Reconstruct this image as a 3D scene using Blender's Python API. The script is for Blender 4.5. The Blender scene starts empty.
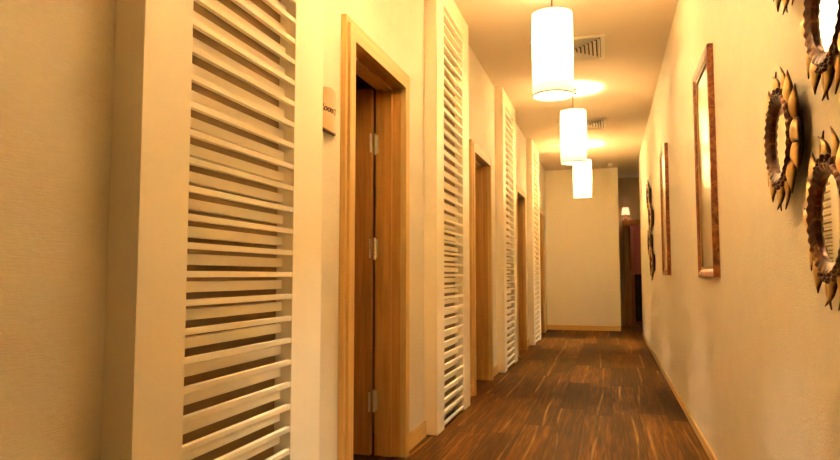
import bpy, bmesh, math, random
from mathutils import Vector, Matrix
random.seed(7)
C = bpy.context.scene.collection
PI = math.pi
CEIL = 3.0
XF, XW, XR = -1.045, -1.13, .521      # louvred panel fronts, left wall, right wall

# ------------------------------------------------------------------ materials
def sc(h):
    h = h / 255.
    return h / 12.92 if h <= .04045 else ((h + .055) / 1.055) ** 2.4
def rgb(r, g, b): return (sc(r), sc(g), sc(b), 1)

class NT:
    def __init__(s, name, rough=.6, metal=0., spec=.5):
        s.m = bpy.data.materials.new(name); s.m.use_nodes = True
        s.t = s.m.node_tree; s.n = s.t.nodes; s.l = s.t.links
        s.b = s.n['Principled BSDF']
        s.b.inputs['Roughness'].default_value = rough
        s.b.inputs['Metallic'].default_value = metal
        s.b.inputs['Specular IOR Level'].default_value = spec
        s.co = None
    def obj(s):
        if not s.co: s.co = s.n.new('ShaderNodeTexCoord')
        return s.co.outputs['Object']
    def geo(s):
        return s.n.new('ShaderNodeNewGeometry').outputs['Position']
    def mapping(s, v, scale=(1, 1, 1), loc=(0, 0, 0), rot=(0, 0, 0)):
        m = s.n.new('ShaderNodeMapping'); s.l.new(v, m.inputs[0])
        m.inputs['Scale'].default_value = scale; m.inputs['Location'].default_value = loc
        m.inputs['Rotation'].default_value = rot
        return m.outputs[0]
    def noise(s, v, scale, detail=3, rough=.55, dist=0):
        t = s.n.new('ShaderNodeTexNoise'); s.l.new(v, t.inputs['Vector'])
        t.inputs['Scale'].default_value = scale; t.inputs['Detail'].default_value = detail
        t.inputs['Roughness'].default_value = rough; t.inputs['Distortion'].default_value = dist
        return t.outputs['Fac']
    def ramp(s, f, stops, interp='LINEAR'):
        r = s.n.new('ShaderNodeValToRGB'); s.l.new(f, r.inputs[0]); r.color_ramp.interpolation = interp
        e = r.color_ramp.elements
        while len(e) < len(stops): e.new(.5)
        for k, (p, c) in enumerate(stops): e[k].position = p; e[k].color = c
        return r.outputs[0]
    def math(s, op, a, b=None, c=None, clamp=False):
        m = s.n.new('ShaderNodeMath'); m.operation = op; m.use_clamp = clamp
        for k, v in enumerate((a, b, c)):
            if v is None: continue
            if isinstance(v, (int, float)): m.inputs[k].default_value = v
            else: s.l.new(v, m.inputs[k])
        return m.outputs[0]
    def mix(s, f, a, b, mode='MIX'):
        m = s.n.new('ShaderNodeMix'); m.data_type = 'RGBA'; m.blend_type = mode
        for k, v in ((0, f), (6, a), (7, b)):
            if isinstance(v, (int, float, tuple)): m.inputs[k].default_value = v
            else: s.l.new(v, m.inputs[k])
        return m.outputs[2]
    def col(s, v):
        if isinstance(v, tuple): s.b.inputs['Base Color'].default_value = v
        else: s.l.new(v, s.b.inputs['Base Color'])
    def rough(s, v): s.l.new(v, s.b.inputs['Roughness'])
    def bump(s, h, strength=.3, dist=.002):
        b = s.n.new('ShaderNodeBump'); s.l.new(h, b.inputs['Height'])
        b.inputs['Strength'].default_value = strength; b.inputs['Distance'].default_value = dist
        s.l.new(b.outputs[0], s.b.inputs['Normal'])

def wallpaper(name, base, alt):
    m = NT(name, .72, spec=.3)
    p = m.geo()
    thread = m.noise(m.mapping(p, (40, 22, 260)), 1, 3, .7)      # fine horizontal weave
    cloud = m.noise(m.mapping(p, (1, 1, 1)), 9, 4, .6)
    c = m.mix(m.math('MULTIPLY', cloud, .7), base, alt)
    c = m.mix(m.math('MULTIPLY', m.math('SUBTRACT', thread, .35, clamp=True), 1.2, clamp=True), c, alt)
    m.col(c)
    m.bump(m.math('ADD', thread, m.math('MULTIPLY', m.noise(p, 60, 2), .6)), .6, .003)
    return m.m

M = {}
M['paper'] = wallpaper('linen wallpaper', (.86, .79, .645, 1), (.70, .615, .46, 1))
M['paper_end'] = wallpaper('linen wallpaper at the end', (.84, .765, .60, 1), (.79, .71, .54, 1))

m = NT('ceiling paint', .85, spec=.2); p = m.geo()
m.col(m.mix(m.noise(p, 3, 2), (.72, .605, .47, 1), (.69, .575, .44, 1))); m.bump(m.noise(p, 160, 2), .1, .001); M['ceiling'] = m.m
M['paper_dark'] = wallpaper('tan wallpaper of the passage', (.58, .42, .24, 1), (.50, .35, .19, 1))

m = NT('cream lacquer', .42, spec=.4); p = m.geo()
m.col(m.mix(m.noise(p, 5, 2), (.90, .815, .63, 1), (.87, .785, .60, 1))); m.bump(m.noise(m.mapping(p, (30, 30, 8)), 4, 2), .06, .001); M['cream'] = m.m

def wood(name, a, b, c, axis='z', rough=.45, scale=1):
    m = NT(name, rough, spec=.4); p = m.geo()
    s = {'z': (34, 34, 1.6), 'y': (34, 1.6, 34), 'x': (1.6, 34, 34)}[axis]
    s = tuple(v * scale for v in s)
    g = m.noise(m.mapping(p, s), 1, 5, .62, .6)
    fl = m.noise(m.mapping(p, tuple(v * 4 for v in s)), 1.3, 2, .6)
    k = m.ramp(g, [(.30, a), (.52, b), (.75, c)])
    k = m.mix(m.math('MULTIPLY', m.math('GREATER_THAN', fl, .66), .28), k, a)
    m.col(k); m.bump(g, .15, .001)
    return m.m
M['casing'] = wood('honey oak', (.58, .34, .095, 1), (.68, .43, .14, 1), (.74, .50, .18, 1))
M['casing_h'] = wood('honey oak lengthwise', (.58, .34, .095, 1), (.68, .43, .14, 1), (.74, .50, .18, 1), 'y')
M['casing_x'] = wood('honey oak crosswise', (.58, .34, .095, 1), (.68, .43, .14, 1), (.74, .50, .18, 1), 'x')
M['leaf'] = wood('brown oak veneer', (.32, .125, .022, 1), (.43, .185, .040, 1), (.52, .24, .06, 1), rough=.4)
M['jamb'] = wood('oak lining', (.46, .21, .040, 1), (.58, .29, .068, 1), (.64, .34, .09, 1), rough=.42)

# walnut laminate planks running along the corridor, with pale wavy sapwood lines
m = NT('walnut plank floor', .42, spec=.05); p = m.geo()
W_, L_ = .19, 1.25
sx = m.n.new('ShaderNodeSeparateXYZ'); m.l.new(p, sx.inputs[0])
u = m.math('DIVIDE', sx.outputs[0], W_); col_i = m.math('FLOOR', u); fu = m.math('FRACT', u)
h1 = m.math('FRACT', m.math('MULTIPLY', m.math('SINE', m.math('MULTIPLY', col_i, 12.9898)), 43758.5453))
v = m.math('ADD', m.math('DIVIDE', sx.outputs[1], L_), h1); row_i = m.math('FLOOR', v); fv = m.math('FRACT', v)
pid = m.math('FRACT', m.math('MULTIPLY', m.math('SINE', m.math('ADD', m.math('MULTIPLY', col_i, 78.233), m.math('MULTIPLY', row_i, 37.719))), 43758.5453))
cb = m.n.new('ShaderNodeCombineXYZ'); m.l.new(m.math('MULTIPLY', pid, 57.), cb.inputs[0]); m.l.new(m.math('MULTIPLY', sx.outputs[1], .55), cb.inputs[1]); m.l.new(pid, cb.inputs[2])
wob = m.noise(cb.outputs[0], 1, 1, .4)
dist = m.math('ABSOLUTE', m.math('SUBTRACT', m.math('SUBTRACT', fu, m.math('ADD', m.math('MULTIPLY', m.math('FRACT', m.math('MULTIPLY', pid, 7.31)), .6), .2)), m.math('MULTIPLY', m.math('SUBTRACT', wob, .5), .75)))
gr3 = m.noise(m.mapping(p, (4, 1.3, 1), (3, 5, 0)), 1, 2)
streak = m.math('SUBTRACT', 1, m.math('DIVIDE', dist, .075), clamp=True)
streak = m.math('MULTIPLY', m.math('POWER', streak, 1.8), m.math('MULTIPLY', m.math('GREATER_THAN', pid, .3), m.math('MULTIPLY', m.math('SUBTRACT', gr3, .38, clamp=True), 3.4, clamp=True)))
gr = m.noise(m.mapping(p, (48, 2.2, 1)), 1, 5, .65, .5)
gr2 = m.noise(m.mapping(p, (14, 1.0, 1)), 1, 3, .6, 1.2)
base = m.ramp(gr, [(.34, (.022, .006, .0006, 1)), (.5, (.105, .037, .005, 1)), (.66, (.23, .092, .014, 1))])
base = m.mix(m.math('MULTIPLY', gr2, .4), base, (.18, .070, .010, 1))
tone = m.math('ADD', m.math('MULTIPLY', pid, .75), .42)
tc = m.n.new('ShaderNodeCombineColor'); [m.l.new(tone, tc.inputs[k]) for k in range(3)]
base = m.mix(1., base, tc.outputs[0], 'MULTIPLY')
base = m.mix(m.math('MULTIPLY', streak, .75), base, (.58, .30, .07, 1))
joint = m.math('MAXIMUM', m.math('LESS_THAN', m.math('MINIMUM', fu, m.math('SUBTRACT', 1, fu)), .012), m.math('LESS_THAN', m.math('MINIMUM', fv, m.math('SUBTRACT', 1, fv)), .0014))
base = m.mix(m.math('MULTIPLY', joint, .75), base, (.02, .009, .004, 1))
m.col(base); m.rough(m.math('ADD', m.math('MULTIPLY', gr, .2), .40)); m.bump(m.math('SUBTRACT', m.math('MULTIPLY', gr, .35), joint), .25, .001)
M['floor'] = m.m

def plain(name, c, rough=.5, metal=0, spec=.5, var=.12):
    m = NT(name, rough, metal, spec); o = m.obj()
    m.col(m.mix(m.noise(o, 40, 3), c, tuple(v * (1 - var) for v in c[:3]) + (1,)))
    return m.m
M['nickel'] = plain('satin nickel', (.78, .72, .62, 1), .38, .7)
M['bronze'] = plain('dark bronze', (.20, .11, .05, 1), .35, .8)
M['gap_shade'] = plain('umber gap shade', (.34, .225, .10, 1), .8)  # brown tone carries the shade between the louvre slats
M['dark'] = plain('dark stained cupboard', (.012, .008, .006, 1), .5)
M['black'] = plain('painted duct shade', (.10, .06, .03, 1), .8)  # dark colour stands in for the shade of a duct
M['ventmetal'] = plain('white enamel', (.80, .72, .60, 1), .5)
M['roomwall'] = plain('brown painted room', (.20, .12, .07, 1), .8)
M['rose'] = plain('rose painted wall', (.50, .20, .12, 1), .8)
M['plastic'] = plain('white plastic', (.78, .72, .62, 1), .5)
M['ink'] = plain('dark engraved letters', (.09, .035, .012, 1), .6)
m = NT('brushed copper plaque', .38, .55); o = m.geo()
g = m.noise(m.mapping(o, (300, 300, 8)), 1, 3); m.col(m.mix(g, (.58, .38, .20, 1), (.70, .47, .27, 1))); M['plaque'] = m.m

m = NT('mirror glass', .015, 1); m.col((.93, .93, .92, 1)); M['mirror'] = m.m

m = NT('antique mirror glass', .28, 1); m.col((.62, .54, .42, 1)); M['antique'] = m.m
# antique gold leaves: gilded crown, dark bole rubbed along the edges
m = NT('gilded leaf', .34, .55); m.co = m.n.new('ShaderNodeTexCoord')
g = m.co.outputs['Generated']; s_ = m.n.new('ShaderNodeSeparateXYZ'); m.l.new(g, s_.inputs[0])
at_ = m.n.new('ShaderNodeAttribute'); at_.attribute_name = 'crown'; hgt = at_.outputs['Fac']
n_ = m.noise(m.obj(), 55, 4, .6)
k = m.math('ADD', hgt, m.math('MULTIPLY', m.math('SUBTRACT', n_, .5), .45))
m.col(m.ramp(k, [(.18, (.04, .012, .004, 1)), (.38, (.22, .095, .022, 1)), (.58, (.62, .38, .12, 1)), (1, (.82, .58, .24, 1))]))
m.rough(m.math('ADD', m.math('MULTIPLY', n_, .25), .24)); m.bump(n_, .25, .002); M['gilt'] = m.m
m = NT('antique bole and gold', .28, .35)
n_ = m.noise(m.obj(), 38, 4, .65, .4)
m.col(m.ramp(n_, [(.38, (.05, .012, .005, 1)), (.54, (.13, .036, .010, 1)), (.64, (.32, .15, .04, 1)), (.8, (.6, .38, .13, 1))]))
m.bump(n_, .35, .003); M['ring'] = m.m
m = NT('dark bole', .4, .2); m.col((.045, .014, .006, 1)); M['bole'] = m.m
# burl veneer for the rectangular frames
m = NT('burl veneer', .3, 0, .5); o = m.geo()
n_ = m.noise(m.mapping(o, (1, 1, 1)), 22, 5, .7, 1.6)
m.col(m.ramp(n_, [(.34, (.10, .022, .007, 1)), (.50, (.26, .075, .020, 1)), (.66, (.44, .17, .05, 1))])); M['burl'] = m.m
m = NT('gold slip', .35, .6); m.col((.55, .36, .17, 1)); M['slip'] = m.m

# pleated parchment lampshade: light passes through it, and it glows
def shade_mat(name, glow, tint=(1., .87, .64, 1)):
    m = bpy.data.materials.new(name); m.use_nodes = True; t = m.node_tree; n = t.nodes; l = t.links
    n.clear(); out = n.new('ShaderNodeOutputMaterial')
    tc = n.new('ShaderNodeTexCoord'); mp = n.new('ShaderNodeMapping'); mp.inputs['Scale'].default_value = (60, 60, 6); l.new(tc.outputs['Object'], mp.inputs[0])
    ns = n.new('ShaderNodeTexNoise'); l.new(mp.outputs[0], ns.inputs['Vector']); ns.inputs['Scale'].default_value = 3
    mx = n.new('ShaderNodeMix'); mx.data_type = 'RGBA'; l.new(ns.outputs['Fac'], mx.inputs[0]); mx.inputs[6].default_value = tint; mx.inputs[7].default_value = (tint[0] * .95, tint[1] * .93, tint[2] * .9, 1)
    d = n.new('ShaderNodeBsdfDiffuse'); tr = n.new('ShaderNodeBsdfTranslucent'); d.inputs[0].default_value = (.36, .29, .19, 1); l.new(mx.outputs[2], tr.inputs[0])
    a = n.new('ShaderNodeMixShader'); a.inputs[0].default_value = .4; l.new(d.outputs[0], a.inputs[1]); l.new(tr.outputs[0], a.inputs[2])
    em = n.new('ShaderNodeEmission'); em.inputs[0].default_value = (1, .88, .62, 1); em.inputs[1].default_value = glow
    ad = n.new('ShaderNodeAddShader'); l.new(a.outputs[0], ad.inputs[0]); l.new(em.outputs[0], ad.inputs[1]); l.new(ad.outputs[0], out.inputs[0])
    return m
M['shade'] = shade_mat('parchment lampshade', .06)
M['shade_small'] = shade_mat('cream fabric sconce shade', .15)
m = bpy.data.materials.new('lit bulb'); m.use_nodes = True
m.node_tree.nodes.clear(); e_ = m.node_tree.nodes.new('ShaderNodeEmission'); o_ = m.node_tree.nodes.new('ShaderNodeOutputMaterial')
e_.inputs[0].default_value = (1, .8, .5, 1); e_.inputs[1].default_value = 12; m.node_tree.links.new(e_.outputs[0], o_.inputs[0]); M['bulb'] = m

# ------------------------------------------------------------------ helpers
def bx(bm, x0, x1, y0, y1, z0, z1, bev=0):
    r = bmesh.ops.create_cube(bm, size=1)
    vs = r['verts']
    for v_ in vs:
        v_.co = Vector(((x0 + x1) / 2 + v_.co.x * (x1 - x0), (y0 + y1) / 2 + v_.co.y * (y1 - y0), (z0 + z1) / 2 + v_.co.z * (z1 - z0)))
    if bev:
        es = list({e for v_ in vs for e in v_.link_edges})
        bmesh.ops.bevel(bm, geom=es, offset=bev, segments=2, affect='EDGES', profile=.7)
def lathe(bm, prof, n=48, close=False, z0=0):
    rings = []
    for r, z in prof:
        rings.append([bm.verts.new((r * math.cos(2 * PI * k / n), r * math.sin(2 * PI * k / n), z + z0)) for k in range(n)])
    m_ = len(prof)
    for a in range(m_ if close else m_ - 1):
        A, B = rings[a], rings[(a + 1) % m_]
        for k in range(n): bm.faces.new((A[k], A[(k + 1) % n], B[(k + 1) % n], B[k]))
    return rings
def cyl(bm, a, b, r, n=16, r2=None):
    a, b = Vector(a), Vector(b); d = b - a
    q = Vector((0, 0, 1)).rotation_difference(d.normalized()).to_matrix().to_4x4()
    bmesh.ops.create_cone(bm, cap_ends=True, segments=n, radius1=r, radius2=r if r2 is None else r2, depth=d.length, matrix=Matrix.Translation((a + b) / 2) @ q)
def ball(bm, c, r, s=(1, 1, 1), u=16, v_=10):
    bmesh.ops.create_uvsphere(bm, u_segments=u, v_segments=v_, radius=r, matrix=Matrix.Translation(c) @ Matrix.Diagonal((*s, 1)))
def obj(name, bm, mat, parent=None, smooth=False, mats=None):
    bmesh.ops.recalc_face_normals(bm, faces=bm.faces)
    me = bpy.data.meshes.new(name); bm.to_mesh(me); bm.free()
    for k in ([mat] if mat else []) + (mats or []): me.materials.append(k)
    if smooth:
        for f_ in me.polygons: f_.use_smooth = True
        try: me.set_sharp_from_angle(angle=math.radians(40))
        except Exception: pass
    o = bpy.data.objects.new(name, me); C.objects.link(o)
    if parent: o.parent = parent
    return o
def tag(o, label, cat, group=None):
    o['label'] = label; o['category'] = cat
    if group: o['group'] = group
    return o
def thing(name, label, cat, loc=(0, 0, 0), group=None):
    o = bpy.data.objects.new(name, None); C.objects.link(o); o.empty_display_size = .1; o.location = loc
    return tag(o, label, cat, group)
def struct(name, bm, mat, **k):
    o = obj(name, bm, mat, **k); o['kind'] = 'structure'; return o
def dup(root, loc, label, group=None):
    r = root.copy(); C.objects.link(r); r.location = loc; r['label'] = label
    if group: r['group'] = group
    for ch in list(root.children):
        c = ch.copy(); C.objects.link(c); c.parent = r
        for g_ in ch.children:
            d = g_.copy(); C.objects.link(d); d.parent = c
    return r
B = bmesh.new

# ------------------------------------------------------------------ the corridor shell
Y0, YE, YB, YR = -5.0, 12.45, 13.8, 11.5          # rear, end wall, wall beyond, end of right wall
DY = [0, 2.77, 5.49, 8.22]                          # door pitch
O0, O1, OH = 2.722, 3.492, 2.075                    # first opening
TH = .15
b = B(); bx(b, -3.2, 3.0, Y0 - .2, 17.2, -.1, 0); struct('floor', b, M['floor'])
b = B(); bx(b, -3.2, 3.0, Y0 - .2, 17.2, CEIL, CEIL + .1); struct('ceiling', b, M['ceiling'])
b = B(); y = Y0
for d in DY:
    bx(b, XW - TH, XW, y, O0 + d - .012, 0, CEIL); bx(b, XW - TH, XW, O0 + d - .012, O1 + d + .012, OH + .012, CEIL); y = O1 + d + .012
bx(b, XW - TH, XW, y, YE + .12, 0, CEIL)
struct('wall_left', b, M['paper'])
b = B(); bx(b, XR, XR + .15, Y0, YR, 0, CEIL); struct('wall_right', b, M['paper'])
b = B(); bx(b, XW, .192, YE, YE + .14, 0, CEIL); struct('wall_end', b, M['paper_end'])
b = B(); bx(b, XW - TH, XR + .15, Y0 - .15, Y0, 0, CEIL); struct('wall_rear', b, M['paper'])
# wall beyond the passage with its doorway
PX0, PX1, PH = .388, 1.2, 2.035
b = B(); bx(b, -1.28, PX0 - .012, YB, YB + .15, 0, CEIL); bx(b, PX0 - .012, PX1 + .012, YB, YB + .15, PH + .012, CEIL); bx(b, PX1 + .012, 2.9, YB, YB + .15, 0, CEIL)
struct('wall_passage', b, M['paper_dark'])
b = B(); bx(b, 2.8, 2.9, YR, YB, 0, CEIL); bx(b, XR + .15, 2.9, YR - .15, YR, 0, CEIL); struct('wall_passage_side', b, M['paper_end'])
# the rooms behind the left doors
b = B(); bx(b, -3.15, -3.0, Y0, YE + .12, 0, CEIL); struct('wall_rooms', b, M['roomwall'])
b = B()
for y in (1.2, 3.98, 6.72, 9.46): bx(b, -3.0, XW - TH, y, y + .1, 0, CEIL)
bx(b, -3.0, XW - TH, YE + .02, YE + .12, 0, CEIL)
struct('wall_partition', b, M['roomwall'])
# dim room behind the far doorway
b = B(); bx(b, .1, 2.6, 16.6, 16.7, 0, CEIL); bx(b, 0, .1, YB + .15, 16.7, 0, CEIL); bx(b, 2.6, 2.7, YB + .15, 16.7, 0, CEIL); struct('wall_back_room', b, M['rose'])

# baseboards
def board(bm, x0, x1, y0, y1, h):
    bx(bm, x0, x1, y0, y1, 0, h, .003)
PAN = [1.262, 3.995, 6.735, 9.475]; PW = 1.0
CAS = .094                                             # casing reaches this far past an opening
b = B(); segs = [(Y0, PAN[0])]
for k, d in enumerate(DY):
    segs.append((PAN[k] + PW, O0 + d - CAS)); segs.append((O1 + d + CAS + .02, PAN[k + 1] if k < 3 else YE))
for a, c in segs:
    if c - a > .02: board(b, XW, XW + .014, a, c, .094)
struct('baseboard_left', b, M['casing_h'])
b = B(); board(b, XR - .012, XR, Y0, YR, .055); struct('baseboard_right', b, M['casing_h'])
b = B(); board(b, XW + .014, .192, YE - .014, YE, .088); struct('baseboard_end', b, M['casing_x'])

# ------------------------------------------------------------------ left doors, each ajar into its room
def make_door(n):
    r = bpy.data.objects.new('door_%d' % n, None); C.objects.link(r); r['kind'] = 'structure'; return r
HZ = 0
door0 = make_door(1)
x = XW
def casing_piece(bm):
    w1, w2 = .066, .030
    for s, e in ((O0, -1), (O1, 1)):
        a, c = sorted((s, s + e * w1)); bx(bm, x, x + .036, a, c, 0, OH + w1, .004)
        a, c = sorted((s + e * (w1 - .004), s + e * (w1 + .006))); bx(bm, x, x + .018, a, c, 0, OH + w1 + .006)
        a, c = sorted((s + e * (w1 + .006), s + e * (w1 + w2))); bx(bm, x, x + .026, a, c, 0, OH + w1 + w2, .004)
def casing_head(bm):
    w1, w2 = .066, .030
    bx(bm, x, x + .0355, O0, O1, OH, OH + w1, .004)
    bx(bm, x, x + .018, O0 - w1, O1 + w1, OH + w1 - .004, OH + w1 + .006)
    bx(bm, x, x + .0255, O0 - w1 - .006, O1 + w1 + .006, OH + w1 + .006, OH + w1 + w2, .004)
b = B(); casing_piece(b); obj('door_casing', b, M['casing'], door0)
b = B(); casing_head(b); obj('door_casing_head', b, M['casing_h'], door0)
b = B()
for s, e in ((O0, -1), (O1, 1)):
    a, c = sorted((s + e * .004, s + e * .012)); bx(b, x - TH, x, a, c, 0, OH + .012)
    a, c = sorted((s - e * .008, s + e * .004)); bx(b, x - TH + .045, x - .05, a, c, 0, OH + .004, .002)
obj('door_jamb', b, M['jamb'], door0)
b = B(); bx(b, x - TH, x, O0, O1, OH + .004, OH + .012); bx(b, x - TH + .045, x - .05, O0, O1, OH - .010, OH + .004, .002)
obj('door_jamb_head', b, M['jamb'], door0)
b = B(); LX = x - TH - .008
bx(b, LX - .742, LX, O1 - .050, O1 - .010, .012, OH - .002, .002)
leaf = obj('door_leaf', b, M['leaf'], door0)
for hz in (.302, 1.155, 1.757):
    b = B(); cy_ = O1 - .006; hx = x - TH + .002
    for q in range(5): cyl(b, (hx, cy_ - .006, hz - .055 + q * .0222), (hx, cy_ - .006, hz - .055 + q * .0222 + .0205), .0075, 12)
    ball(b, (hx, cy_ - .006, hz + .058), .006); ball(b, (hx, cy_ - .006, hz - .058), .006)
    bx(b, hx, hx + .013, O1 - .001, O1 + .0035, hz - .054, hz + .054)
    bx(b, hx - .018, hx - .008, O1 - .0525, O1 - .0498, hz - .054, hz + .054)
    for q in (-.035, 0, .035):
        cyl(b, (hx + .009, O1 - .002, hz + q), (hx + .009, O1 - .0005, hz + q), .0035, 10)
        cyl(b, (hx - .014, O1 - .054, hz + q), (hx - .014, O1 - .0515, hz + q), .0035, 10)
    obj('hinge', b, M['nickel'], leaf, smooth=True)
b = B()
cyl(b, (LX - .68, O1 - .05, 1.02), (LX - .68, O1 - .056, 1.02), .025, 24); cyl(b, (LX - .68, O1 - .055, 1.02), (LX - .68, O1 - .10, 1.02), .009)
cyl(b, (LX - .685, O1 - .096, 1.02), (LX - .56, O1 - .096, 1.02), .009)
obj('handle', b, M['nickel'], leaf, smooth=True)
for k in (1, 2, 3):
    r = make_door(k + 1); r.location = (0, DY[k], 0)
    for ch in list(door0.children):
        c = ch.copy(); C.objects.link(c); c.parent = r
        for g_ in ch.children:
            d = g_.copy(); C.objects.link(d); d.parent = c
# far doorway beyond the passage
r = make_door(5)
b = B(); w = .082
bx(b, PX0 - w, PX0, YB - .03, YB, 0, PH + w, .004); bx(b, PX1, PX1 + w, YB - .03, YB, 0, PH + w, .004)
bx(b, PX0 - w - .02, PX0 - w + .002, YB - .02, YB, 0, PH + w + .02, .003); bx(b, PX1 + w - .002, PX1 + w + .02, YB - .02, YB, 0, PH + w + .02, .003)
obj('door_casing', b, M['leaf'], r)
b = B(); bx(b, PX0, PX1, YB - .0295, YB, PH, PH + w, .004); bx(b, PX0 - w, PX1 + w, YB - .0195, YB, PH + w, PH + w + .02, .003); obj('door_casing_head', b, M['leaf'], r)
b = B(); bx(b, PX0 - .012, PX0 - .002, YB, YB + .15, 0, PH + .012); bx(b, PX1 + .002, PX1 + .012, YB, YB + .15, 0, PH + .012); bx(b, PX0, PX1, YB, YB + .15, PH + .002, PH + .012)
obj('door_jamb', b, M['leaf'], r)
b = B(); bx(b, 0, .04, 0, .78, .012, PH - .004, .002)
lf = obj('door_leaf', b, M['leaf'], r); lf.location = (PX0 + .004, YB + .155, 0); lf.rotation_euler = (0, 0, math.radians(-7))
b = B(); bx(b, .04, .046, .05, .09, .93, 1.13, .002); cyl(b, (.045, .07, 1.05), (.09, .07, 1.05), .009); cyl(b, (.088, .06, 1.05), (.088, .18, 1.05), .008); obj('handle', b, M['nickel'], lf, smooth=True)

# ------------------------------------------------------------------ louvred panels
LV0, LV1 = .184, .768                                   # slatted opening within the panel
Z0, Z1, PITCH = .058, 2.845, .0745
def make_panel():
    t = thing('louvered_panel', 'x', 'wall panel', (XW, PAN[0], 0), 'cream louvered panels along the left wall')
    D = XF - XW
    b = B(); bx(b, 0, D, 0, LV0, .008, CEIL, .003); obj('stile', b, M['cream'], t)
    b = B(); bx(b, 0, D, LV1, PW, .008, CEIL, .003); obj('stile', b, M['cream'], t)
    b = B(); bx(b, 0, D - .001, LV0, LV1, Z1, CEIL); obj('top_rail', b, M['cream'], t)
    b = B(); bx(b, D - .068, D - .062, LV0, LV1, .10, Z1); obj('backing', b, M['gap_shade'], t)  # sheet added behind the slats; its dark colour paints shade into the gaps
    n = int((Z1 - Z0) / PITCH) + 1
    b = B()
    for k in range(n):
        z = 1.005 + (k - 13) * PITCH
        if .03 < z < Z1 - .02: bx(b, D - .0185, D - .0015, LV0 - .001, LV1 + .001, z - .0085, z + .0085, .0022)
    obj('front_slats', b, M['cream'], t)
    b = B()
    for k in range(n + 1):
        z = 1.005 + (k - 12.5) * PITCH
        if .05 < z < Z1 - .02: bx(b, D - .058, D - .040, LV0 - .001, LV1 + .001, z - .012, z + .018, .0022)
    obj('rear_slats', b, M['cream'], t)
    return t
pn = make_panel()
lab = ['tall cream louvered wall panel nearest the camera, before the room plaque',
       'cream louvered panel between the first and second doorways on the left',
       'cream louvered panel between the second and third doorways on the left',
       'narrow-looking cream louvered panel farthest down the left wall, near the end wall']
pn['label'] = lab[0]
for k in (1, 2, 3): dup(pn, (XW, PAN[k], 0), lab[k])

# ------------------------------------------------------------------ room plaque
t = thing('room_plaque', 'curved coppery room number plaque on the left wall beside the first door', 'sign', (XW - .002, 2.465, 1.69))
b = B(); n = 14; W2, H2 = .103, .080
fr, bk = [], []
for i in range(n + 1):
    u_ = -1 + 2 * i / n; row = []; rb = []
    for j in range(11):
        v_ = -1 + 2 * j / 10
        bulge = .030 * (1 - (u_ * u_)) + .005
        top = H2 * (1 - .22 * u_ * u_) if u_ > 0 else H2 * (1 - .10 * u_ * u_)
        row.append(b.verts.new((bulge, u_ * W2, v_ * top + .012 * (1 - u_ * u_) * (-1 if v_ < 0 else 1) * abs(v_))))
        rb.append(b.verts.new((max(bulge - .005, 0.0), u_ * W2, row[-1].co.z)))
    fr.append(row); bk.append(rb)
for i in range(n):
    for j in range(10):
        b.faces.new((fr[i][j], fr[i + 1][j], fr[i + 1][j + 1], fr[i][j + 1])); b.faces.new((bk[i][j], bk[i][j + 1], bk[i + 1][j + 1], bk[i + 1][j]))
    b.faces.new((fr[i][0], bk[i][0], bk[i + 1][0], fr[i + 1][0])); b.faces.new((fr[i][10], fr[i + 1][10], bk[i + 1][10], bk[i][10]))
for j in range(10):
    b.faces.new((fr[0][j], fr[0][j + 1], bk[0][j + 1], bk[0][j])); b.faces.new((fr[n][j], bk[n][j], bk[n][j + 1], fr[n][j + 1]))
obj('plate', b, M['plaque'], t, smooth=True)
b = B(); bx(b, 0, .012, -W2 * .9, W2 * .9, -H2 - .009, -H2 + .004, .002); obj('lower_bracket', b, M['bronze'], t)
cu = bpy.data.curves.new('lettering', 'FONT'); cu.body = 'Room 2'; cu.size = .040; cu.align_x = 'CENTER'; cu.align_y = 'CENTER'; cu.extrude = .0008; cu.shear = .25; cu.offset = .0006
to = bpy.data.objects.new('tmp', cu); C.objects.link(to); bpy.context.view_layer.update()
me = bpy.data.meshes.new_from_object(to.evaluated_get(bpy.context.evaluated_depsgraph_get())); bpy.data.objects.remove(to)
for v_ in me.vertices:                                   # wrap the letters on the curved face
    yy = v_.co.x - .022; zz = v_.co.y; off = v_.co.z
    u_ = yy / W2; v_.co = (.030 * (1 - u_ * u_) + .0058 + off, yy, zz)
me.materials.clear(); me.materials.append(M['ink'])
lo = bpy.data.objects.new('lettering', me); C.objects.link(lo); lo.parent = t

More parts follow.
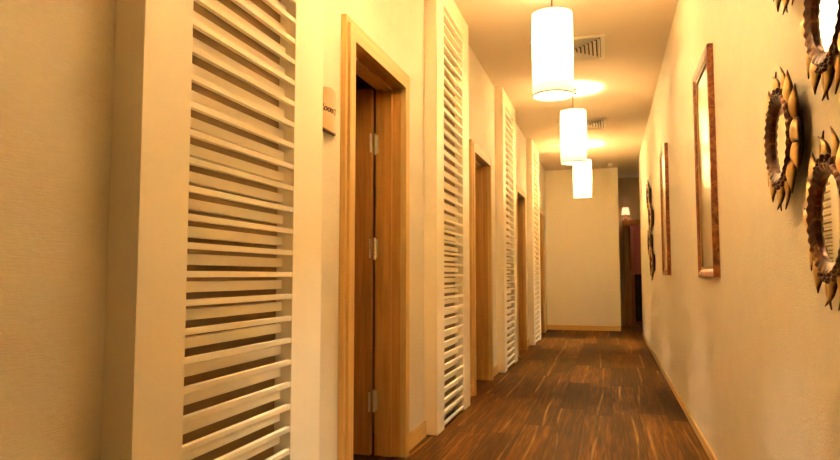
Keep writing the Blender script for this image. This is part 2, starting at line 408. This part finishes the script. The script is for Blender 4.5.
# ------------------------------------------------------------------ pendant lamps
SR, SB, ST = .134, 2.2, 2.758
def make_lamp():
    t = thing('pendant_lamp', 'x', 'lamp', (-.335, 4.35, CEIL), 'row of cylindrical pendant lamps')
    z0, z1 = SB - CEIL, ST - CEIL
    b = B(); lathe(b, [(SR, z0), (SR * 1.005, (z0 + z1) / 2), (SR, z1), (SR - .002, z1), (SR * 1.005 - .002, (z0 + z1) / 2), (SR - .002, z0)], 64, True)
    obj('lamp_shade', b, M['shade'], t, smooth=True)
    b = B(); lathe(b, [(SR + .001, z0 - .002), (SR + .004, z0), (SR + .004, z0 + .006), (SR + .001, z0 + .008)], 64, True)
    ball(b, (SR + .012, -.01, z0 + .004), .008); obj('bottom_ring', b, M['bronze'], t, smooth=True)
    b = B(); lathe(b, [(SR + .0005, z1 - .003), (SR + .0025, z1 - .002), (SR + .0025, z1 + .003), (SR + .0005, z1 + .003)], 64, True); obj('top_ring', b, M['bronze'], t, smooth=True)
    b = B(); cyl(b, (0, 0, -.24), (0, 0, -.02), .006)
    for q in range(3):
        a = q * 2 * PI / 3; cyl(b, (0, 0, z1 - .004), (SR * math.cos(a), SR * math.sin(a), z1 - .002), .0025, 8)
    obj('rod', b, M['bronze'], t, smooth=True)
    b = B(); lathe(b, [(0.0001, -.028), (.03, -.026), (.05, -.010), (.052, 0), (.0001, 0)], 32); obj('canopy', b, M['bronze'], t, smooth=True)
    b = B(); cyl(b, (0, 0, -.34), (0, 0, -.23), .018); obj('socket', b, M['bronze'], t, smooth=True)
    b = B(); ball(b, (0, 0, -.37), .030, (1, 1, 1.25)); o = obj('bulb', b, M['bulb'], t, smooth=True); o.visible_shadow = True
    return t
LAMPS = [4.35, 7.04, 10.12, 2.2, -1.6]
LL = ['largest glowing cylindrical pendant lamp, nearest in the row on the ceiling',
      'middle-sized glowing cylindrical pendant lamp, second of the three visible down the corridor',
      'smallest glowing cylindrical pendant lamp, farthest one toward the end wall']
lm = make_lamp(); lm['label'] = LL[0]
for k in (1, 2): dup(lm, (-.335 if k == 1 else -.36, LAMPS[k], CEIL), LL[k])
BULB = 62
def light(name, loc, e, r=.045, col_=(1, .89, .665)):
    L = bpy.data.lights.new(name, 'POINT'); L.energy = e; L.shadow_soft_size = r; L.color = col_
    o = bpy.data.objects.new(name, L); C.objects.link(o); o.location = loc; return o
for k, y in enumerate(LAMPS):
    # the light of each bulb sits just under it, inside the shade
    light('bulb_light', (-.335 if k != 2 else -.36, y, CEIL - .43), BULB * (1, 1, 2.1, 1.8, .2)[k], .06)
for k, y in enumerate(LAMPS[3:]):
    r = dup(lm, (-.335, y, CEIL), 'cylindrical pendant lamp hanging out of the picture, %s' % ('just ahead of the camera' if k == 0 else 'behind the camera'))

# ------------------------------------------------------------------ ceiling vents and smoke detector
def make_vent():
    t = thing('ceiling_vent', 'x', 'vent', (-.30, 5.78, CEIL), 'square ceiling air diffusers')
    R_ = .305
    b = B()
    for s in (-1, 1):
        bx(b, *sorted((s * R_, s * (R_ - .035))), -R_, R_, -.014, 0, .002); bx(b, -R_ + .035, R_ - .035, *sorted((s * R_, s * (R_ - .035))), -.014, 0, .002)
    obj('vent_frame', b, M['ventmetal'], t)
    b = B(); bx(b, -R_ + .03, R_ - .03, -R_ + .03, R_ - .03, -.003, 0); obj('backing', b, M['black'], t)  # flat plate under the uncut ceiling, painted dark as an unlit duct opening
    b = B()
    for k in range(7):
        ro = R_ - .040 - k * .034; ri = ro - .021
        if ri < .02: break
        lo_, hi = [], []
        for (sx_, sy_) in ((1, 1), (-1, 1), (-1, -1), (1, -1)):
            lo_.append(b.verts.new((sx_ * ro, sy_ * ro, -.026))); hi.append(b.verts.new((sx_ * ri, sy_ * ri, -.004)))
        lo2 = [b.verts.new((v_.co.x * (1 - .003 / ro), v_.co.y * (1 - .003 / ro), -.026)) for v_ in lo_]
        hi2 = [b.verts.new((v_.co.x * (1 - .003 / ri), v_.co.y * (1 - .003 / ri), -.004)) for v_ in hi]
        for q in range(4):
            w_ = (q + 1) % 4
            b.faces.new((lo_[q], lo_[w_], hi[w_], hi[q])); b.faces.new((lo2[q], hi2[q], hi2[w_], lo2[w_])); b.faces.new((lo_[q], lo2[q], lo2[w_], lo_[w_]))
    obj('blades', b, M['ventmetal'], t)
    return t
vn = make_vent(); vn['label'] = 'square ceiling air vent behind the nearest pendant lamp'
dup(vn, (-.30, 8.75, CEIL), 'smaller-looking square ceiling air vent behind the second pendant lamp')
t = thing('smoke_detector', 'small round smoke detector on the ceiling near the end wall', 'smoke detector', (.075, 12.0, CEIL))
b = B(); lathe(b, [(.0001, -.045), (.03, -.044), (.042, -.034), (.046, -.018), (.055, -.014), (.057, 0), (.0001, 0)], 32); obj('housing', b, M['plastic'], t, smooth=True)

# ------------------------------------------------------------------ wall sconce
t = thing('wall_sconce', 'small wall sconce with white shade above the dark far doorway', 'lamp', (.345, YB, 2.24))
b = B(); lathe(b, [(.082, -.01), (.055, .135), (.053, .135), (.080, -.01)], 32, True); o = obj('lamp_shade', b, M['shade_small'], t, smooth=True); o.location = (0, -.12, 0)
b = B(); bx(b, -.035, .035, -.016, 0, -.13, -.01, .005); cyl(b, (0, -.01, -.07), (0, -.12, -.055), .010); cyl(b, (0, -.12, -.075), (0, -.12, .0), .013); ball(b, (0, -.12, -.085), .02)
obj('bracket', b, M['rose'], t, smooth=True)
light('sconce_bulb_light', (.345, YB - .12, 2.29), .45, .02, (1, .68, .38))
light('added_room_light', (1.7, 15.3, 2.5), 6, .08, (1, .62, .42))  # unseen light without a fixture, added to brighten the far room's rose wall
# cupboard in the dim room
t = thing('cupboard', 'low dark cupboard inside the dim room beyond the far doorway', 'cupboard', (1.15, 15.6, 0))
b = B(); bx(b, -.6, .6, -.3, .3, .06, 1.0, .005); bx(b, -.62, .62, -.32, .3, 1.0, 1.035, .005); obj('carcass', b, M['dark'], t)
for s in (-1, 1):
    b = B(); bx(b, *sorted((s * .008, s * .59)), -.322, -.302, .08, .98, .004); d = obj('door', b, M['dark'], t)
    b = B(); cyl(b, (s * .05, -.34, .5), (s * .05, -.34, .62), .006, 10); cyl(b, (s * .05, -.34, .51), (s * .05, -.32, .51), .005, 8); cyl(b, (s * .05, -.34, .61), (s * .05, -.32, .61), .005, 8); obj('handle', b, M['bronze'], d)
b = B(); bx(b, -.57, .57, -.27, .27, 0, .06); obj('plinth', b, M['dark'], t)

# ------------------------------------------------------------------ rectangular mirrors on the right wall
def make_frame(w, h):
    t = thing('framed_mirror', 'x', 'mirror', (0, 0, 0), 'rectangular framed mirrors')
    # local: x along wall, z up, -y out of the wall; parented root is turned below
    T, D = .052, .030
    def bar(pts_out, pts_in):
        pass
    b = B(); prof = [(0, 0), (0, D * .86), (.006, D), (.020, D), (.034, D * .80), (.044, D * .52), (T, D * .50), (T, 0)]
    loops = []
    for (i_, d_) in prof:
        x_, z_ = w / 2 - i_, h / 2 - i_
        loops.append([b.verts.new((sx_ * x_, -d_, sz * z_)) for sx_, sz in ((1, 1), (-1, 1), (-1, -1), (1, -1))])
    for a in range(len(prof)):
        A, Bq = loops[a], loops[(a + 1) % len(prof)]
        for q in range(4): b.faces.new((A[q], A[(q + 1) % 4], Bq[(q + 1) % 4], Bq[q]))
    obj('frame', b, M['burl'], t)
    b = B()
    for s in (-1, 1):
        bx(b, *sorted((s * (w / 2 - T + .0), s * (w / 2 - T - .008))), -.018, -.004, -h / 2 + T, h / 2 - T)
        bx(b, -w / 2 + T + .008, w / 2 - T - .008, -.018, -.004, *sorted((s * (h / 2 - T), s * (h / 2 - T - .008))))
    obj('inner_slip', b, M['slip'], t)
    b = B(); bx(b, -w / 2 + T, w / 2 - T, -.009, -.001, -h / 2 + T, h / 2 - T); obj('mirror_glass', b, M['antique'], t)
    t.rotation_euler = (0, 0, -PI / 2)                  # -y local -> -x world
    return t
fm_ = make_frame(.585, 1.170); fm_.location = (XR, 3.748, 1.577); fm_['label'] = 'larger-looking rectangular mirror in reddish burl frame, nearer one on the right wall'
dup(fm_, (XR, 6.345, 1.590), 'smaller-looking rectangular mirror in reddish burl frame, farther down the right wall')

# ------------------------------------------------------------------ sunburst mirrors
def leaf_mesh(name, L, Wd, bend, Hh, wpos=.42, sway=0):
    b = B(); n, k = 18, 16; rings = []; crown = []
    for i in range(n + 1):
        t_ = i / n
        prof = (max(math.sin(PI * min(t_ ** (math.log(.5) / math.log(wpos)), 1)), 0)) ** (.8 if t_ < wpos else 1.25)
        root = .42 * max(0, 1 - t_ * 3)
        wd = Wd / 2 * max(prof, root) * (1 - .15 * t_) + .0012
        cx_ = L * t_; cy2 = bend * t_ ** 2 * L + sway * math.sin(2 * PI * t_) * L
        dy = 2 * bend * t_ + sway * 2 * PI * math.cos(2 * PI * t_)
        tn = Vector((1, dy, 0)).normalized(); nn = Vector((-tn.y, tn.x, 0))
        hh = Hh * (wd / (Wd / 2)) ** .7
        lift = .007 + .006 * math.sin(PI * t_) + .018 * t_ ** 2 
        ring = []
        for q in range(k):
            a = 2 * PI * q / k
            c_, s2 = math.cos(a), math.sin(a)
            z_ = s2 * hh * (1 if s2 > 0 else .35)
            ring.append(b.verts.new(Vector((cx_, cy2, lift + z_)) + nn * (c_ * wd))); crown.append(max(0, s2) * min(1, (1.06 - t_) * 3))
        rings.append(ring)
    for i in range(n):
        for q in range(k): b.faces.new((rings[i][q], rings[i][(q + 1) % k], rings[i + 1][(q + 1) % k], rings[i + 1][q]))
    b.faces.new(rings[0]); b.faces.new(rings[-1])
    bmesh.ops.recalc_face_normals(b, faces=b.faces)
    me = bpy.data.meshes.new(name); b.to_mesh(me); b.free(); me.materials.append(M['gilt'])
    at = me.attributes.new('crown', 'FLOAT', 'POINT'); at.data.foreach_set('value', crown)
    for p_ in me.polygons: p_.use_smooth = True
    return me
def make_sun():
    t = thing('sunburst_mirror', 'x', 'mirror', (0, 0, 0), None)
    # local z comes out of the wall, local y is up, local x runs towards the camera
    t.matrix_world = Matrix(((0, 0, -1, 0), (-1, 0, 0, 0), (0, 1, 0, 0), (0, 0, 0, 1)))
    b = B()
    n = 180; prof = [(.118, .003), (.127, .012), (.131, .024), (.130, .036), (.125, .042), (.117, .040), (.111, .036), (.107, .035), (.102, .031), (.100, .010)]
    rings = []
    for a in range(n):
        th = 2 * PI * a / n; row = []
        for j, (r_, z_) in enumerate(prof):
            rope = math.sin(th * 30 + j * .8)
            k_ = math.sin(PI * j / (len(prof) - 1))
            rr = r_ + .0011 * rope * (1 if j < 6 else .2) ; zz = z_ + .0016 * rope * k_ * (1 if j < 6 else .2)
            row.append(b.verts.new((rr * math.cos(th), rr * math.sin(th), max(zz, .0015))))
        rings.append(row)
    for a in range(n):
        for j in range(len(prof) - 1): b.faces.new((rings[a][j], rings[(a + 1) % n][j], rings[(a + 1) % n][j + 1], rings[a][j + 1]))
        b.faces.new((rings[a][-1], rings[(a + 1) % n][-1], rings[(a + 1) % n][0], rings[a][0]))
    obj('frame_ring', b, M['ring'], t, smooth=True)
    b = B(); cyl(b, (0, 0, .012), (0, 0, .0245), .1015, 64); obj('mirror_glass', b, M['mirror'], t)
    for s in (-1, 1):                                    # carved scrolls above and below the glass
        b = B()
        for q in (-2, -1, 0, 1, 2):
            a = s * PI / 2 + q * .24
            for w_ in range(7):
                aa = w_ / 6 * 1.5 * PI; rr = .014 * (1 - w_ / 9)
                ball(b, (.128 * math.cos(a) + rr * math.cos(aa + a), .128 * math.sin(a) + rr * math.sin(aa + a), .038 - abs(q) * .002), .0062 - w_ * .0005, u=8, v_=6)
        obj('scroll', b, M['ring'], t, smooth=True)
    fl = leaf_mesh('flame', .092, .040, .62, .016, .30, .10); flm = leaf_mesh('flame', .092, .040, -.62, .016, .30, -.10)
    wl = leaf_mesh('petal', .090, .078, .50, .020, .36); wlm = leaf_mesh('petal', .090, .078, -.50, .020, .36)
    NL = 16
    for q in range(NL):
        a = 2 * PI * q / NL
        s_, c_ = math.sin(a), math.cos(a)
        flame = abs(s_) > .8
        pos = (s_ * (c_ + .001)) > 0                              # tips curl towards the vertical
        me = (fl if pos else flm) if flame else (wl if pos else wlm)
        o = bpy.data.objects.new('leaf', me); C.objects.link(o); o.parent = t
        r0 = .108
        o.location = (r0 * c_, r0 * s_, .0 if q % 2 else .003); o.rotation_euler = (0, 0, a)
    b = B(); cyl(b, (0, 0, -.010), (0, 0, .0065), .100, 48); obj('backing', b, M['bole'], t)
    return t
sun = make_sun()
def sun_at(y, z, label, first=False, group=None):
    r = sun if first else dup(sun, (0, 0, 0), label, group)
    r.location = (XR - .010, y, z); r['label'] = label
    if group: r['group'] = group
    return r
near = 'gilded sunburst mirrors near the camera'; far = 'gilded sunburst mirrors far down the wall'
sun_at(2.075, 1.395, 'gilded sunburst mirror with petal leaves, the one seen whole on the right wall', True, near)
sun_at(1.668, 1.130, 'gilded sunburst mirror reflecting louver slats, lowest at the right edge', group=near)
sun_at(1.625, 1.605, 'gilded sunburst mirror with bright glass, cut off by the top right corner', group=near)
sun_at(1.93, 1.930, 'gilded sunburst mirror with only its lowest leaf tips showing at the top edge', group=near)
sun_at(8.50, 1.99, 'distant gilded sunburst mirror, highest of the far stack before the corridor end', group=far)
sun_at(8.18, 1.69, 'distant gilded sunburst mirror, second from the top of the far stack', group=far)
sun_at(8.46, 1.41, 'distant gilded sunburst mirror, third from the top of the far stack', group=far)
sun_at(8.12, 1.155, 'distant gilded sunburst mirror, lowest of the far stack', group=far)

# ------------------------------------------------------------------ world, camera, view
w = bpy.data.worlds.new('World'); bpy.context.scene.world = w; w.use_nodes = True
w.node_tree.nodes['Background'].inputs[0].default_value = (.02, .012, .006, 1); w.node_tree.nodes['Background'].inputs[1].default_value = .5
f = 650.; cx, cy, vx, vy = 420., 230., 609., 276.
pitch = math.atan((vy - cy) / f); yaw = math.atan((vx - cx) / (f / math.cos(pitch)))
F = Vector((-math.sin(yaw) * math.cos(pitch), math.cos(yaw) * math.cos(pitch), math.sin(pitch)))
R_ = Vector((math.cos(yaw), math.sin(yaw), 0)); U = R_.cross(F)
cam = bpy.data.cameras.new('camera'); co = bpy.data.objects.new('camera', cam); C.objects.link(co)
cam.sensor_width = 36; cam.lens = f / 840 * 36; cam.clip_start = .02
co.matrix_world = Matrix(((R_.x, U.x, -F.x, 0), (R_.y, U.y, -F.y, 0), (R_.z, U.z, -F.z, 1.0), (0, 0, 0, 1)))
S = bpy.context.scene; S.camera = co
S.view_settings.view_transform = 'Standard'; S.view_settings.look = 'None'; S.view_settings.gamma = 1; S.view_settings.use_curve_mapping = False
S.view_settings.exposure = 1.5
S.cycles.use_denoising = True
S.cycles.max_bounces = 10; S.cycles.diffuse_bounces = 6; S.cycles.sample_clamp_indirect = 40
S.cycles.caustics_reflective = False; S.cycles.caustics_refractive = False
